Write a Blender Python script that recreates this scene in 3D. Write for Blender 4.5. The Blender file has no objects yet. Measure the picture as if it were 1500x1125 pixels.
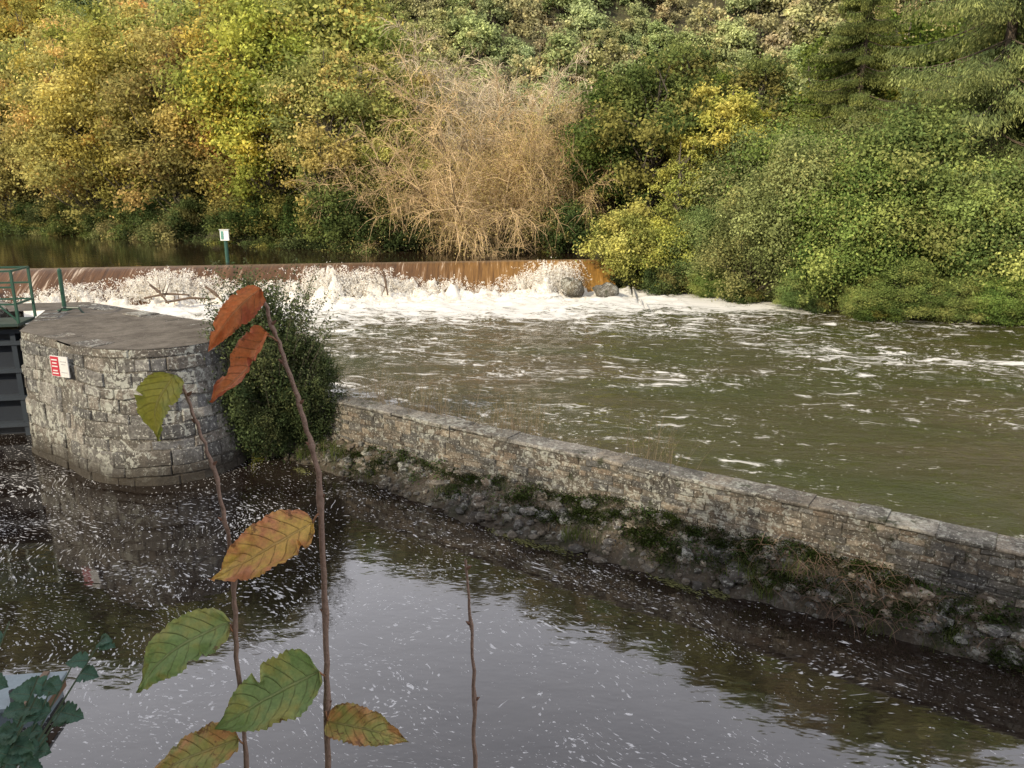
import bpy, math, random
import numpy as np
from mathutils import Vector, noise as mn

scene = bpy.context.scene
random.seed(3)
RG = np.random.default_rng(11)

# ------------------------------------------------------------------ helpers
class QB:
    def __init__(s):
        s.V=[]; s.F=[]; s.C=[]; s.M=[]; s.n=0
    def add(s, V, F, C, m=0):
        V=np.asarray(V,float).reshape(-1,3); F=np.asarray(F,int).reshape(-1,4)
        C=np.asarray(C,float)
        if C.ndim==1: C=np.tile(C,(len(V),1))
        s.V.append(V); s.F.append(F+s.n); s.C.append(C); s.M.append(np.full(len(F),m)); s.n+=len(V)
    def mesh(s, name, mats, smooth=False):
        V=np.concatenate(s.V); F=np.concatenate(s.F); C=np.concatenate(s.C); M_=np.concatenate(s.M)
        me=bpy.data.meshes.new(name)
        nf=len(F)
        me.vertices.add(len(V)); me.vertices.foreach_set('co',V.astype(np.float32).ravel())
        me.loops.add(4*nf); me.loops.foreach_set('vertex_index',F.astype(np.int32).ravel())
        me.polygons.add(nf); me.polygons.foreach_set('loop_start',(np.arange(nf)*4).astype(np.int32))
        try: me.polygons.foreach_set('loop_total',np.full(nf,4,np.int32))
        except Exception: pass
        for m in mats: me.materials.append(m)
        me.polygons.foreach_set('material_index',M_.astype(np.int32))
        me.polygons.foreach_set('use_smooth',np.full(nf,smooth))
        me.update(calc_edges=True)
        ca=me.color_attributes.new('Col','FLOAT_COLOR','POINT')
        rgba=np.ones((len(V),4),np.float32); rgba[:,:3]=C
        ca.data.foreach_set('color',rgba.ravel())
        return me

def place(name, me, loc=(0,0,0), sc=1.0, rz=0.0, parent=None):
    o=bpy.data.objects.new(name, me)
    o.location=loc
    o.scale=(sc,sc,sc) if not hasattr(sc,'__len__') else sc
    o.rotation_euler=(0,0,rz)
    scene.collection.objects.link(o)
    if parent: o.parent=parent
    return o

def unit(n, rg=RG):
    v=rg.normal(size=(n,3)); return v/np.linalg.norm(v,axis=1)[:,None]
def nrmz(v): return v/(np.linalg.norm(v,axis=1)[:,None]+1e-9)

def tube(qb, pts, rad, n=6, col=(.1,.08,.06), m=0, rot=0.0):
    pts=np.asarray(pts,float); k=len(pts)
    rad=np.full(k,rad) if np.isscalar(rad) else np.asarray(rad,float)
    T=np.gradient(pts,axis=0); T=nrmz(T)
    ref=np.array([0,0,1.0]) if abs(T[:,2]).mean()<.8 else np.array([1.0,0,0])
    A=nrmz(np.cross(T,ref)); B=np.cross(T,A)
    an=np.arange(n)*2*np.pi/n+rot
    V=pts[:,None,:]+rad[:,None,None]*(A[:,None,:]*np.cos(an)[None,:,None]+B[:,None,:]*np.sin(an)[None,:,None])
    F=[]
    for i in range(k-1):
        for j in range(n):
            a=i*n+j; b=i*n+(j+1)%n
            F.append((a,b,b+n,a+n))
    qb.add(V,F,np.asarray(col,float),m)
    if n==4:
        F2=[(0,1,2,3),((k-1)*4,(k-1)*4+1,(k-1)*4+2,(k-1)*4+3)]
        qb.add(V,F2,np.asarray(col,float),m)

def bar(qb,p0,p1,w,col=(.1,.1,.1),m=0):
    tube(qb,[p0,p1],w*.7071,4,col,m,rot=math.pi/4)

def box(qb,c,s,rz=0,col=(.5,.5,.5),m=0):
    cx,cy,cz=c; V=[]
    for dz in(-.5,.5):
        for dx,dy in((-.5,-.5),(.5,-.5),(.5,.5),(-.5,.5)):
            x=dx*s[0]; y=dy*s[1]
            V.append((cx+x*math.cos(rz)-y*math.sin(rz), cy+x*math.sin(rz)+y*math.cos(rz), cz+dz*s[2]))
    qb.add(V,[(3,2,1,0),(4,5,6,7),(0,1,5,4),(1,2,6,5),(2,3,7,6),(3,0,4,7)],np.asarray(col,float),m)

def leaves(qb, C, size, col, nrm=None, asp=.55, m=0, rg=RG, dirs=None, spread=.8):
    n=len(C)
    if dirs is not None:
        u=nrmz(dirs); v=nrmz(np.cross(u,unit(n,rg)))
    else:
        nn=unit(n,rg) if nrm is None else nrmz(nrm+spread*unit(n,rg))
        u=nrmz(np.cross(nn,unit(n,rg))); v=np.cross(nn,u)
    s=(np.full(n,size) if np.isscalar(size) else size)[:,None]
    V=np.stack([C-u*s, C+v*s*asp, C+u*s, C-v*s*asp],1).reshape(-1,3)
    F=np.arange(4*n).reshape(n,4)
    col=np.asarray(col,float)
    if col.ndim==1: col=np.tile(col,(n,1))
    qb.add(V,F,np.repeat(col,4,axis=0),m)

# ------------------------------------------------------------------ node helpers
def new_mat(name):
    m=bpy.data.materials.new(name); m.use_nodes=True
    nt=m.node_tree; nt.nodes.clear()
    return m,nt
def N(nt,t,ins=None,**kw):
    n=nt.nodes.new(t)
    for k,v in kw.items(): setattr(n,k,v)
    if ins:
        for k,v in ins.items():
            s=n.inputs[k]
            if isinstance(v,bpy.types.NodeSocket): nt.links.new(v,s)
            else:
                if s.type=='RGBA' and len(v)==3: v=(*v,1)
                s.default_value=v
    return n
def M(nt,op,a,b=None,c=None,clamp=False):
    n=nt.nodes.new('ShaderNodeMath'); n.operation=op; n.use_clamp=clamp
    for i,v in enumerate((a,b,c)):
        if v is None: continue
        if isinstance(v,bpy.types.NodeSocket): nt.links.new(v,n.inputs[i])
        else: n.inputs[i].default_value=v
    return n.outputs[0]
def MR(nt,v,a,b,c=0.,d=1.,smooth=False):
    n=nt.nodes.new('ShaderNodeMapRange'); n.clamp=True
    if smooth: n.interpolation_type='SMOOTHSTEP'
    for i,x in enumerate((v,a,b,c,d)):
        if isinstance(x,bpy.types.NodeSocket): nt.links.new(x,n.inputs[i])
        else: n.inputs[i].default_value=x
    return n.outputs[0]
def MIX(nt,f,a,b,bt='MIX'):
    n=nt.nodes.new('ShaderNodeMix'); n.data_type='RGBA'; n.blend_type=bt
    for i,x in ((0,f),(6,a),(7,b)):
        if isinstance(x,bpy.types.NodeSocket): nt.links.new(x,n.inputs[i])
        elif i==0: n.inputs[i].default_value=x
        else: n.inputs[i].default_value=(*x,1) if len(x)==3 else x
    return n.outputs[2]
def NOI(nt,vec,scale,detail=4,rough=.55,dist=0.,out='Fac'):
    n=N(nt,'ShaderNodeTexNoise',{'Scale':scale,'Detail':detail,'Roughness':rough,'Distortion':dist})
    if vec is not None: nt.links.new(vec,n.inputs['Vector'])
    return n.outputs[out]
def OUT(nt,sh): 
    o=nt.nodes.new('ShaderNodeOutputMaterial'); nt.links.new(sh,o.inputs['Surface'])
def POS(nt): return N(nt,'ShaderNodeNewGeometry').outputs['Position']
def MAP(nt,vec,rot=(0,0,0),scale=(1,1,1),loc=(0,0,0)):
    return N(nt,'ShaderNodeMapping',{'Vector':vec,'Rotation':rot,'Scale':scale,'Location':loc}).outputs[0]
def BUMP(nt,h,st=.3,d=.02):
    return N(nt,'ShaderNodeBump',{'Height':h,'Strength':st,'Distance':d}).outputs[0]

def mat_foliage(name,trans=.3,vary=.28,gain=1.0,sat=1.0):
    m,nt=new_mat(name)
    a=N(nt,'ShaderNodeAttribute',attribute_name='Col').outputs['Color']
    r=N(nt,'ShaderNodeObjectInfo').outputs['Random']
    hs=N(nt,'ShaderNodeHueSaturation',{'Color':a,'Value':MR(nt,r,0,1,gain*(1-vary),gain*(1+vary)),
        'Hue':MR(nt,M(nt,'FRACT',M(nt,'MULTIPLY',r,7.31)),0,1,.485,.515),'Saturation':MR(nt,M(nt,'FRACT',M(nt,'MULTIPLY',r,3.7)),0,1,.85*sat,1.05*sat)}).outputs[0]
    d=N(nt,'ShaderNodeBsdfDiffuse',{'Color':hs}).outputs[0]
    t=N(nt,'ShaderNodeBsdfTranslucent',{'Color':hs}).outputs[0]
    x=N(nt,'ShaderNodeMixShader',{0:trans,1:d,2:t}).outputs[0]
    OUT(nt,x); return m
def mat_attr(name,rough=.8,noise_scale=8,amount=.5,bump=.3,metal=0.):
    m,nt=new_mat(name)
    a=N(nt,'ShaderNodeAttribute',attribute_name='Col').outputs['Color']
    n=NOI(nt,POS(nt),noise_scale,4,.65)
    c=MIX(nt,1.0,a,MIX(nt,n,(1-amount,)*3,(1+amount,)*3),'MULTIPLY')
    p=N(nt,'ShaderNodeBsdfPrincipled',{'Base Color':c,'Roughness':rough,'Metallic':metal,'Normal':BUMP(nt,n,bump,.01)})
    OUT(nt,p.outputs[0]); return m

def mat_stone(name,lichen=.5,scale=1.0,stain=True,moss=0.0,zs=(.05,.55),lth=0.):
    m,nt=new_mat(name)
    P=POS(nt)
    a=N(nt,'ShaderNodeAttribute',attribute_name='Col').outputs['Color']
    n1=NOI(nt,P,1.7*scale,6,.72); n2=NOI(nt,P,13*scale,6,.72)
    c=MIX(nt,1.0,a,MIX(nt,MR(nt,n2,.32,.68),(.42,.40,.38),(1.55,1.52,1.45)),'MULTIPLY')
    c=MIX(nt,MR(nt,n1,.47,.62,0,.82),c,(.048,.045,.040))
    l=NOI(nt,MAP(nt,P,loc=(5,3,1)),6.5*scale,6,.72,.5)
    l2=NOI(nt,MAP(nt,P,loc=(9,1,7)),1.1,3,.5)
    th=MR(nt,l2,.3,.7,.63-lth,.47-lth)
    lf=MR(nt,M(nt,'SUBTRACT',l,th),0,.05,0,lichen)
    c=MIX(nt,lf,c,(.39,.40,.36))
    l3=NOI(nt,MAP(nt,P,loc=(1,13,4)),21*scale,3,.5)
    c=MIX(nt,MR(nt,l3,.61,.66,0,lichen),c,(.48,.48,.44))
    if moss>0:
        mm=NOI(nt,MAP(nt,P,loc=(2,2,9)),3.5,6,.7)
        c=MIX(nt,MR(nt,mm,.62-moss*.2,.68-moss*.2,0,.9),c,(.03,.034,.014))
    if stain:
        z=N(nt,'ShaderNodeSeparateXYZ',{0:P}).outputs[2]
        zz=M(nt,'ADD',z,M(nt,'MULTIPLY',M(nt,'SUBTRACT',n1,.5),.9))
        c=MIX(nt,MR(nt,zz,zs[0],zs[1],.92,0),c,(.026,.020,.013))
    p=N(nt,'ShaderNodeBsdfPrincipled',{'Base Color':c,'Roughness':.9,'Normal':BUMP(nt,n2,.8,.05)})
    OUT(nt,p.outputs[0]); return m

FOL=mat_foliage('foliage',.38,.25,1.75,.95)
FOLG=mat_foliage('foliage_bank',.35,.22,1.6,.95)
FOLH=mat_foliage('foliage_hill_haze',.35,.20,2.25,.85)  # brighter and less saturated: distance haze painted into the leaves
FOLN=mat_foliage('foliage_near',.3,.1,1.1)
BARK=mat_attr('bark',.9,12,.5,.5)
TWIG=mat_attr('twig',.8,6,.4,.1)
STONE=mat_stone('granite_ashlar',.85,1.15,True,0,(.12,.6),.018)
SLATE=mat_stone('slate_masonry',.65,1.5,True,.12,(-.1,.3))
ROCK=mat_stone('rock',.6,1.0,True,.35,(-.1,.25))
BERM=mat_stone('berm_earth_rubble',.25,1.3,True,.5,(-.1,.25))
PAINT=mat_attr('painted_metal',.45,20,.25,.05)

# ------------------------------------------------------------------ world, sun
w=bpy.data.worlds.new('World'); scene.world=w; w.use_nodes=True
nt=w.node_tree; nt.nodes.clear()
sky=nt.nodes.new('ShaderNodeTexSky'); sky.sky_type='NISHITA'; sky.sun_disc=False
SE=math.radians(29); az=math.atan2(-.66,-.75)
sky.sun_elevation=SE; sky.sun_rotation=az; sky.dust_density=3.0; sky.air_density=1.0
tc=N(nt,'ShaderNodeTexCoord').outputs['Generated']
cl=NOI(nt,MAP(nt,tc,scale=(1,1,2.2)),1.6,2,.5)
zc=N(nt,'ShaderNodeSeparateXYZ',{0:tc}).outputs[2]
cloud=MIX(nt,MR(nt,zc,.50,.82),(18.0,17.9,18.8),(5.0,5.0,5.5))
c=MIX(nt,MR(nt,cl,.3,.6,.75,.97),sky.outputs[0],cloud)
bg=N(nt,'ShaderNodeBackground',{'Color':c,'Strength':.13})
wo=nt.nodes.new('ShaderNodeOutputWorld'); nt.links.new(bg.outputs[0],wo.inputs[0])
sl=bpy.data.lights.new('sun','SUN'); sl.energy=5.0; sl.angle=math.radians(.6); sl.color=(1,.86,.62)
so=bpy.data.objects.new('sun',sl); scene.collection.objects.link(so)
so.rotation_euler=Vector((.66*math.cos(SE),.75*math.cos(SE),-math.sin(SE))).to_track_quat('-Z','Y').to_euler()

cam=bpy.data.cameras.new('camera'); cam.sensor_width=36; cam.lens=27.2; cam.clip_end=3000; cam.clip_start=.05
co=bpy.data.objects.new('camera',cam); scene.collection.objects.link(co)
co.location=(0,0,5.3); co.rotation_euler=(math.radians(90-14.47),0,0)
scene.camera=co
scene.view_settings.view_transform='Standard'; scene.view_settings.look='None'; scene.view_settings.exposure=0

# ------------------------------------------------------------------ terrain
BX=[-400,-120,-60,-42,-27,-14,-10.6,-2,2,5,7,8.6,14,20,30,60,120,400]
BY=[240,100,72,64.5,56.4,49,45.5,46.5,44.5,41.3,39.6,38.4,31.6,29.6,27,20,12,12]
def Yb(x): return np.interp(x,BX,BY)
def sst(t): t=np.clip(t,0,1); return t*t*(3-2*t)
def hill(x,y):
    r=np.hypot(x,y); a=np.degrees(np.arctan2(x,y))
    E=np.interp(a,[-110,-60,-30,-18,-13,18,30,60,110],[0,20,26,26,21,30.5,32,20,0])
    return np.tan(np.radians(E))*240*sst((r-92)/150)
def terr(x,y):
    d=y-Yb(x)
    z=-1.2+3.4*sst((d+.1)/np.where(x>7,4.2,2.6))+ .05*np.clip(d-3,0,60)
    z=np.maximum(z,-1.2)+hill(x,y)
    xl=np.interp(y,[1,15,40,100,260],[-15,-16.8,-38,-120,-450])
    left=sst((xl-x)/.8)*np.where(y<100,1,0)
    z=np.where(x<xl, np.maximum(z,-1.2+3.6*left+1.3*sst((12-y)/8)*left), z)
    z=np.where(y<1.0,3.7,z)
    return z
ax=np.sinh(np.linspace(-3.9,3.9,170))*18.2
ay=np.concatenate([np.linspace(-420,-10,22),np.linspace(-8,.98,8),[1.06],np.linspace(1.6,90,110),np.linspace(91,300,70),np.linspace(310,600,14)])
X,Y=np.meshgrid(ax,ay); Z=terr(X,Y)
for i in range(Z.shape[0]):
    for j in range(Z.shape[1]):
        if Y[i,j]>20 and Z[i,j]>1.8: Z[i,j]+=.8*mn.noise(Vector((X[i,j]*.12,Y[i,j]*.12,0)))
V=np.stack([X,Y,Z],-1).reshape(-1,3); ny,nx=X.shape
I=np.arange(nx*ny).reshape(ny,nx)
F=np.stack([I[:-1,:-1],I[:-1,1:],I[1:,1:],I[1:,:-1]],-1).reshape(-1,4)
gm,nt=new_mat('forest_floor'); P=POS(nt)
n=NOI(nt,P,.9,4,.7)
c=MIX(nt,MR(nt,n,.35,.65),(.03,.024,.013),(.05,.05,.02))
OUT(nt,N(nt,'ShaderNodeBsdfPrincipled',{'Base Color':c,'Roughness':.95,'Normal':BUMP(nt,n,.8,.3)}).outputs[0])
qb=QB(); qb.add(V,F,(0.1,.1,.1)); place('ground',qb.mesh('ground',[gm],True))

# ------------------------------------------------------------------ wall line
S0=np.array([-3.64,14.69]); T=np.array([.825,-.565]); T/=np.linalg.norm(T); NO=np.array([T[1],-T[0]])
def W(s,o): return S0+T*s+NO*o
def yw(x):   # divide between canal and river
    return np.interp(x,[-60,-30,-12,-10.5,-5.6,-4.6,-3.5,14,200],[70,36.5,18.6,17.8,15.0,15.2,14.85,2.95,2.95])
CX=[-60,-22.4,-10.2,3.9,6]; CY=[30.5,36.4,38.7,41.0,41.3]
def yc(x): return np.interp(x,CX,CY)

# ------------------------------------------------------------------ water materials
def mat_water(name,body,ior,kind):
    m,nt=new_mat(name); P=POS(nt)
    sx=N(nt,'ShaderNodeSeparateXYZ',{0:P}); x,y=sx.outputs[0],sx.outputs[1]
    foamcol=(.70,.69,.66)
    if kind=='river':
        q=MAP(nt,MAP(nt,P,rot=(0,0,math.radians(14))),scale=(.5,1.05,1))
        warp=NOI(nt,P,.35,3,.55,0,'Color')
        q2=N(nt,'ShaderNodeVectorMath',{0:q,1:MAP(nt,warp,scale=(2.0,1.8,0))},operation='ADD').outputs[0]
        n1=NOI(nt,q2,1.9,8,.78)
        n2=NOI(nt,q2,.2,3,.55)
        n3=NOI(nt,MAP(nt,q2,loc=(7,3,0)),9.5,3,.65)
        foot=M(nt,'MULTIPLY_ADD',x,.17,38.0)
        dw=M(nt,'SUBTRACT',foot,y)
        near=MR(nt,dw,0.5,8,-.22,.0)
        far=MR(nt,dw,7,26,0,.06)
        th=M(nt,'ADD',M(nt,'ADD',M(nt,'ADD',.527,near),far),M(nt,'MULTIPLY',M(nt,'SUBTRACT',.5,n2),.34))
        f1=MR(nt,M(nt,'SUBTRACT',n1,th),0,.08,0,.88)
        fleck_glint=MR(nt,M(nt,'SUBTRACT',n3,M(nt,'ADD',th,.065)),0,.05)  # fine foam flecks, also painted sky reflections on the ripples
        foam=M(nt,'MAXIMUM',f1,M(nt,'MULTIPLY',fleck_glint,.65))
        bodyc=MIX(nt,MR(nt,NOI(nt,q2,.35,2,.5),.35,.65),body,(.042,.045,.012))
        b1=NOI(nt,MAP(nt,P,rot=(0,0,.2),scale=(.75,1.5,1)),1.5,7,.66)
        nb=BUMP(nt,b1,.8,.15)
        rough=.06
    elif kind=='canal':
        warp=NOI(nt,P,.45,2,.5,0,'Color')
        q=N(nt,'ShaderNodeVectorMath',{0:MAP(nt,P,rot=(0,0,math.radians(32)),scale=(1,1,1)),1:MAP(nt,warp,scale=(1.9,1.9,0))},operation='ADD').outputs[0]
        q=MAP(nt,q,scale=(.58,1.25,1))
        n1=NOI(nt,q,10.5,3,.65)
        n2=NOI(nt,q,.8,5,.65)
        lf=MR(nt,M(nt,'ADD',x,M(nt,'MULTIPLY',y,-.2)),-6,3,-.02,.012)
        th=M(nt,'ADD',M(nt,'ADD',.645,lf),M(nt,'MULTIPLY',M(nt,'SUBTRACT',.5,n2),.30))
        f1=MR(nt,M(nt,'SUBTRACT',n1,th),0,.05,0,.85)
        n4=NOI(nt,MAP(nt,q,loc=(3,8,0)),24,2,.5)
        f2=MR(nt,M(nt,'SUBTRACT',n4,M(nt,'ADD',th,.0)),0,.06,0,.7)
        foam=M(nt,'MAXIMUM',f1,f2)
        bodyc=MIX(nt,MR(nt,NOI(nt,q,1.1,4,.6),.4,.75),body,(.026,.020,.015))
        b1=NOI(nt,MAP(nt,P,rot=(0,0,.6),scale=(.7,1.4,1)),2.4,3,.55)
        nb=BUMP(nt,b1,.10,.03); rough=.04; foamcol=(.62,.62,.63)
    else:
        foam=MR(nt,NOI(nt,P,9,3,.5),.72,.75,0,.4); bodyc=body
        b1=NOI(nt,MAP(nt,P,scale=(.5,1.2,1)),1.5,3,.5); nb=BUMP(nt,b1,.16,.06); rough=.05
    d=N(nt,'ShaderNodeBsdfDiffuse',{'Color':bodyc}).outputs[0]
    g=N(nt,'ShaderNodeBsdfGlossy',{'Color':(.95,.95,.97,1),'Roughness':rough,'Normal':nb}).outputs[0]
    fr=N(nt,'ShaderNodeFresnel',{'IOR':ior,'Normal':nb}).outputs[0]
    wsh=N(nt,'ShaderNodeMixShader',{0:fr,1:d,2:g}).outputs[0]
    fo=N(nt,'ShaderNodeBsdfDiffuse',{'Color':foamcol}).outputs[0]
    OUT(nt,N(nt,'ShaderNodeMixShader',{0:foam,1:wsh,2:fo}).outputs[0])
    return m
RIV=mat_water('river_water',(.062,.050,.022),1.5,'river')
CAN=mat_water('canal_water',(.012,.008,.006),1.85,'canal')
POOL=mat_water('pool_water',(.02,.013,.007),1.4,'pool')

def sheet(name,xs,ylo,yhi,rows,zf,mat):
    v=np.linspace(0,1,rows)
    Xg=np.tile(xs,(rows,1)); Yg=ylo[None,:]*(1-v[:,None])+yhi[None,:]*v[:,None]
    Zg=zf(Xg,Yg)
    V=np.stack([Xg,Yg,Zg],-1).reshape(-1,3)
    I=np.arange(rows*len(xs)).reshape(rows,-1)
    F=np.stack([I[:-1,:-1],I[:-1,1:],I[1:,1:],I[1:,:-1]],-1).reshape(-1,4)
    q=QB(); q.add(V,F,(.1,.1,.1)); return place(name,q.mesh(name,[mat],True))
def zr(X,Y):
    Z=np.zeros_like(X)
    for i in range(X.shape[0]):
        for j in range(X.shape[1]):
            x,y=X[i,j],Y[i,j]
            if x>40: continue
            dw=max(0,yc(x)-2.2-y) if x<8 else 12
            a=.028+.20*math.exp(-dw/3.5)+.055*math.exp(-dw/12)
            Z[i,j]=a*mn.fractal(Vector((x*.75,y*1.1,1.3)),.6,2.1,4)
    return Z
xs=np.concatenate([np.linspace(-45,-27,10),np.arange(-26,27,.17),np.linspace(28,120,20)])
yhi=np.minimum(np.where(xs<6.0,yc(xs)-1.0,1e9),Yb(xs)+2.6)
yhi=np.maximum(yhi,yw(xs)+.05)
sheet('river',xs,yw(xs),yhi,180,zr,RIV)
xs2=np.array([-15.2,-12,-10.5,-8,-5.6,-4.6,-3.5,0,5,10,14,60,160.])
ycn=np.where(xs2<-10,16.6,yw(xs2))
sheet('canal_water',xs2,np.full(len(xs2),1.2),ycn,6,lambda X,Y:X*0,CAN)
xs3=np.concatenate([np.linspace(-150,-40,8),np.arange(-38,6,1.0)])
sheet('upper_pool_water',xs3,yc(xs3),np.maximum(Yb(xs3)+3,yc(xs3)+3),8,lambda X,Y:X*0+1.5,POOL)

# ------------------------------------------------------------------ weir
wm,nt=new_mat('weir_water'); P=POS(nt)
a=NOI(nt,MAP(nt,P,scale=(5,.35,.35)),1.4,6,.7); b=NOI(nt,MAP(nt,P,scale=(1,.2,.2)),.5,3,.5)
xx=N(nt,'ShaderNodeSeparateXYZ',{0:P})
gold=MR(nt,xx.outputs[0],-6,2,0,1)
c=MIX(nt,MR(nt,a,.35,.65),MIX(nt,gold,(.050,.026,.012),(.11,.055,.016)),MIX(nt,gold,(.13,.065,.028),(.32,.17,.04)))
c=MIX(nt,MR(nt,M(nt,'ADD',a,M(nt,'MULTIPLY',b,.3)),.74,.88,0,.7),c,(.6,.52,.42))
lip_sheen=MR(nt,xx.outputs[2],1.42,1.49,0,.4)  # paler crest strip: reflected sky painted into the water colour
c=MIX(nt,lip_sheen,c,(.22,.18,.14))
p=N(nt,'ShaderNodeBsdfPrincipled',{'Base Color':c,'Roughness':.3,'Specular IOR Level':.35,'Normal':BUMP(nt,a,.5,.06)})
OUT(nt,p.outputs[0])
xs=np.arange(-60,5.3,.25)
prof=[(.05,1.50),(-.15,1.49),(-.35,1.44),(-.6,1.30),(-1.0,1.05),(-1.6,.62),(-2.2,.15),(-2.8,-.4)]
V=[];F=[]
for i,x in enumerate(xs):
    for (o,z) in prof: V.append((x,yc(x)+o,z+.03*mn.noise(Vector((x*1.5,z*.6,0)))*(1.5-z)))
k=len(prof)
for i in range(len(xs)-1):
    for j in range(k-1): a=i*k+j; F.append((a,a+1,a+k+1,a+k))
q=QB(); q.add(V,F,(.1,.1,.1)); place('weir',q.mesh('weir',[wm],True))

# white water
fm,nt=new_mat('white_water'); P=POS(nt)
n=NOI(nt,P,3.2,6,.7)
c=MIX(nt,MR(nt,n,.32,.52),(.66,.58,.46),(.90,.88,.83))
d=N(nt,'ShaderNodeBsdfDiffuse',{'Color':c,'Normal':BUMP(nt,n,.5,.10)}).outputs[0]
t=N(nt,'ShaderNodeBsdfTranslucent',{'Color':c}).outputs[0]
OUT(nt,N(nt,'ShaderNodeMixShader',{0:.35,1:d,2:t}).outputs[0])
PL=[(-27,.7),(-23.5,.8),(-21.3,.6),(-19.8,.9),(-18.5,.6),(-17.2,1.1),(-16.3,1.4),(-15.4,1.5),(-14.0,1.1),(-12.7,.7),(-11.5,.8),(-10.2,.8),(-9.3,1.4),(-8.6,1.5),(-7.8,1.2),(-6.6,1.35),(-5.6,.9),(-4.8,.75),(-3.8,.6),(-2.8,.8),(-1.4,.4),(.2,.85),(1.3,1.1),(2.0,1.6),(2.5,1.5)]
def env(x):
    return .30+sum(.32*h*math.exp(-((x-p)/.8)**2) for p,h in PL)
q=QB(); xs=np.arange(-31,4.3,.10); ws=np.linspace(-1.1,5.0,52)
V=[]
for x in xs:
    e=env(x)*min(1,(4.5-x)/1.6); f=yc(x)-2.0
    for wv in ws:
        g=math.exp(-((wv-.0)/.95)**2)*e+ .20*math.exp(-max(wv,0)/2.2)
        y=f-wv
        t1=min(.95,mn.turbulence(Vector((x*1.1,y*1.3,2)),6,False,noise_basis='PERLIN_ORIGINAL',amplitude_scale=.62,frequency_scale=2.2))
        t2=mn.fractal(Vector((x*.5,y*.5,7)),.8,2,4)
        V.append((x+.1*t2,y,g*(.30+1.1*t1)+.05*t2-.13*max(0,wv-1.2)/3.0-.02))
k=len(ws); F=[]
for i in range(len(xs)-1):
    for j in range(k-1): a=i*k+j; F.append((a,a+1,a+k+1,a+k))
q.add(V,F,(.8,.8,.8))
rg=np.random.default_rng(5)
for (px,ph) in PL:
    p0=np.array([px,yc(px)-1.7,.1])
    ns=int(125*ph)
    for s in range(ns):
        vz=math.sqrt(2*9.8*ph*rg.uniform(.12,1.0)**1.2); vx=rg.normal(0,.8); vy=-rg.uniform(-.2,1.6)
        tt=rg.uniform(.0,1.9*vz/9.8,44)
        C=p0+np.array([rg.normal(0,.4),rg.normal(0,.25),0])+np.stack([vx*tt,vy*tt,vz*tt-4.9*tt*tt],1)+rg.normal(0,.03,(44,3))
        leaves(q,C,rg.uniform(.008,.036,44),(.8,.8,.8),asp=.9,rg=rg)
C=[]
for i in range(16000):
    x=rg.uniform(-31,3.6); e=env(x); wv=rg.normal(.2,.9)
    C.append((x,yc(x)-2.0-wv,abs(rg.normal(0,.55))*e*math.exp(-(wv/1.3)**2)+.12))
leaves(q,np.array(C),rg.uniform(.01,.035,len(C)),(.8,.8,.8),asp=.9,rg=rg)
place('white_water',q.mesh('white_water',[fm],True))

# ------------------------------------------------------------------ masonry
class Path:
    def __init__(s,pts):
        s.p=np.array(pts,float); d=np.hypot(*np.diff(s.p,axis=0).T); s.s=np.concatenate([[0],np.cumsum(d)]); s.L=s.s[-1]
    def at(s,t): return np.array([np.interp(t,s.s,s.p[:,0]),np.interp(t,s.s,s.p[:,1])])
    def nrm(s,t):
        a=s.at(max(0,t-.12)); b=s.at(min(s.L,t+.12)); d=b-a; d/=np.linalg.norm(d)+1e-9
        return np.array([d[1],-d[0]])
def masonry(qb,path,zs,lens,depth,proud,gap,bev,cols,rg,batter=0.,skip=(),s_range=None,ztop=None,zj=.006,wav=0.):
    zt=zs[-1] if ztop is None else ztop
    a0,a1=s_range or (0,path.L)
    for ci in range(len(zs)-1):
        s=a0
        while s<a1-.02:
            l=rg.uniform(*lens); e=min(s+l,a1)
            if a1-e<lens[0]*.4: e=a1
            lo,hi=s+gap/2,e-gap/2; s=e
            if any(lo<k1 and hi>k0 for k0,k1 in skip):
                for k0,k1 in skip:
                    if lo<k1 and hi>k0:
                        if lo<k0: hi=k0
                        else: lo=max(lo,k1)
            if hi-lo<.04: continue
            z0=zs[ci]+gap/2+rg.normal(0,zj); z1=zs[ci+1]-gap/2+rg.normal(0,zj)
            off=rg.uniform(-proud,proud)
            nseg=max(1,int((hi-lo)/.16))
            ss=[lo]+list(np.linspace(lo+bev,hi-bev,nseg+1))+[hi]
            V=[]
            tz_=rg.normal(0,proud*.4)
            for i,t in enumerate(ss):
                p=path.at(t); n=path.nrm(t); end=i in(0,len(ss)-1)
                bo=off+rg.normal(0,proud*.35)
                w0=wav*mn.noise(Vector((t*1.1,ci*.35,3))) ; w1=wav*mn.noise(Vector((t*1.1,(ci+1)*.35,3)))
                if ci==len(zs)-2: w1=0
                j0,j1=rg.normal(0,zj*.5,2)
                def pt(o,z):
                    o+=batter*(zt-z); return (p[0]+n[0]*o,p[1]+n[1]*o,z)
                f=bo-bev if end else bo
                a_,b_=z0+w0+j0,z1+w1+j1
                V+= [pt(-depth,a_),pt(bo-bev,a_),pt(f,a_+bev),pt(f+tz_,b_-bev),pt(bo-bev+tz_,b_),pt(-depth,b_)]
            F=[]
            for i in range(len(ss)-1):
                for j in range(6):
                    a=i*6+j; b=i*6+(j+1)%6; F.append((a,a+6,b+6,b))
            L=(len(ss)-1)*6
            F+=[(0,1,4,5),(1,2,3,4),(L+5,L+4,L+1,L),(L+4,L+3,L+2,L+1)]
            cc=np.array(cols[rg.integers(len(cols))])*rg.uniform(.65,1.3)
            qb.add(V,F,cc)
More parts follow.
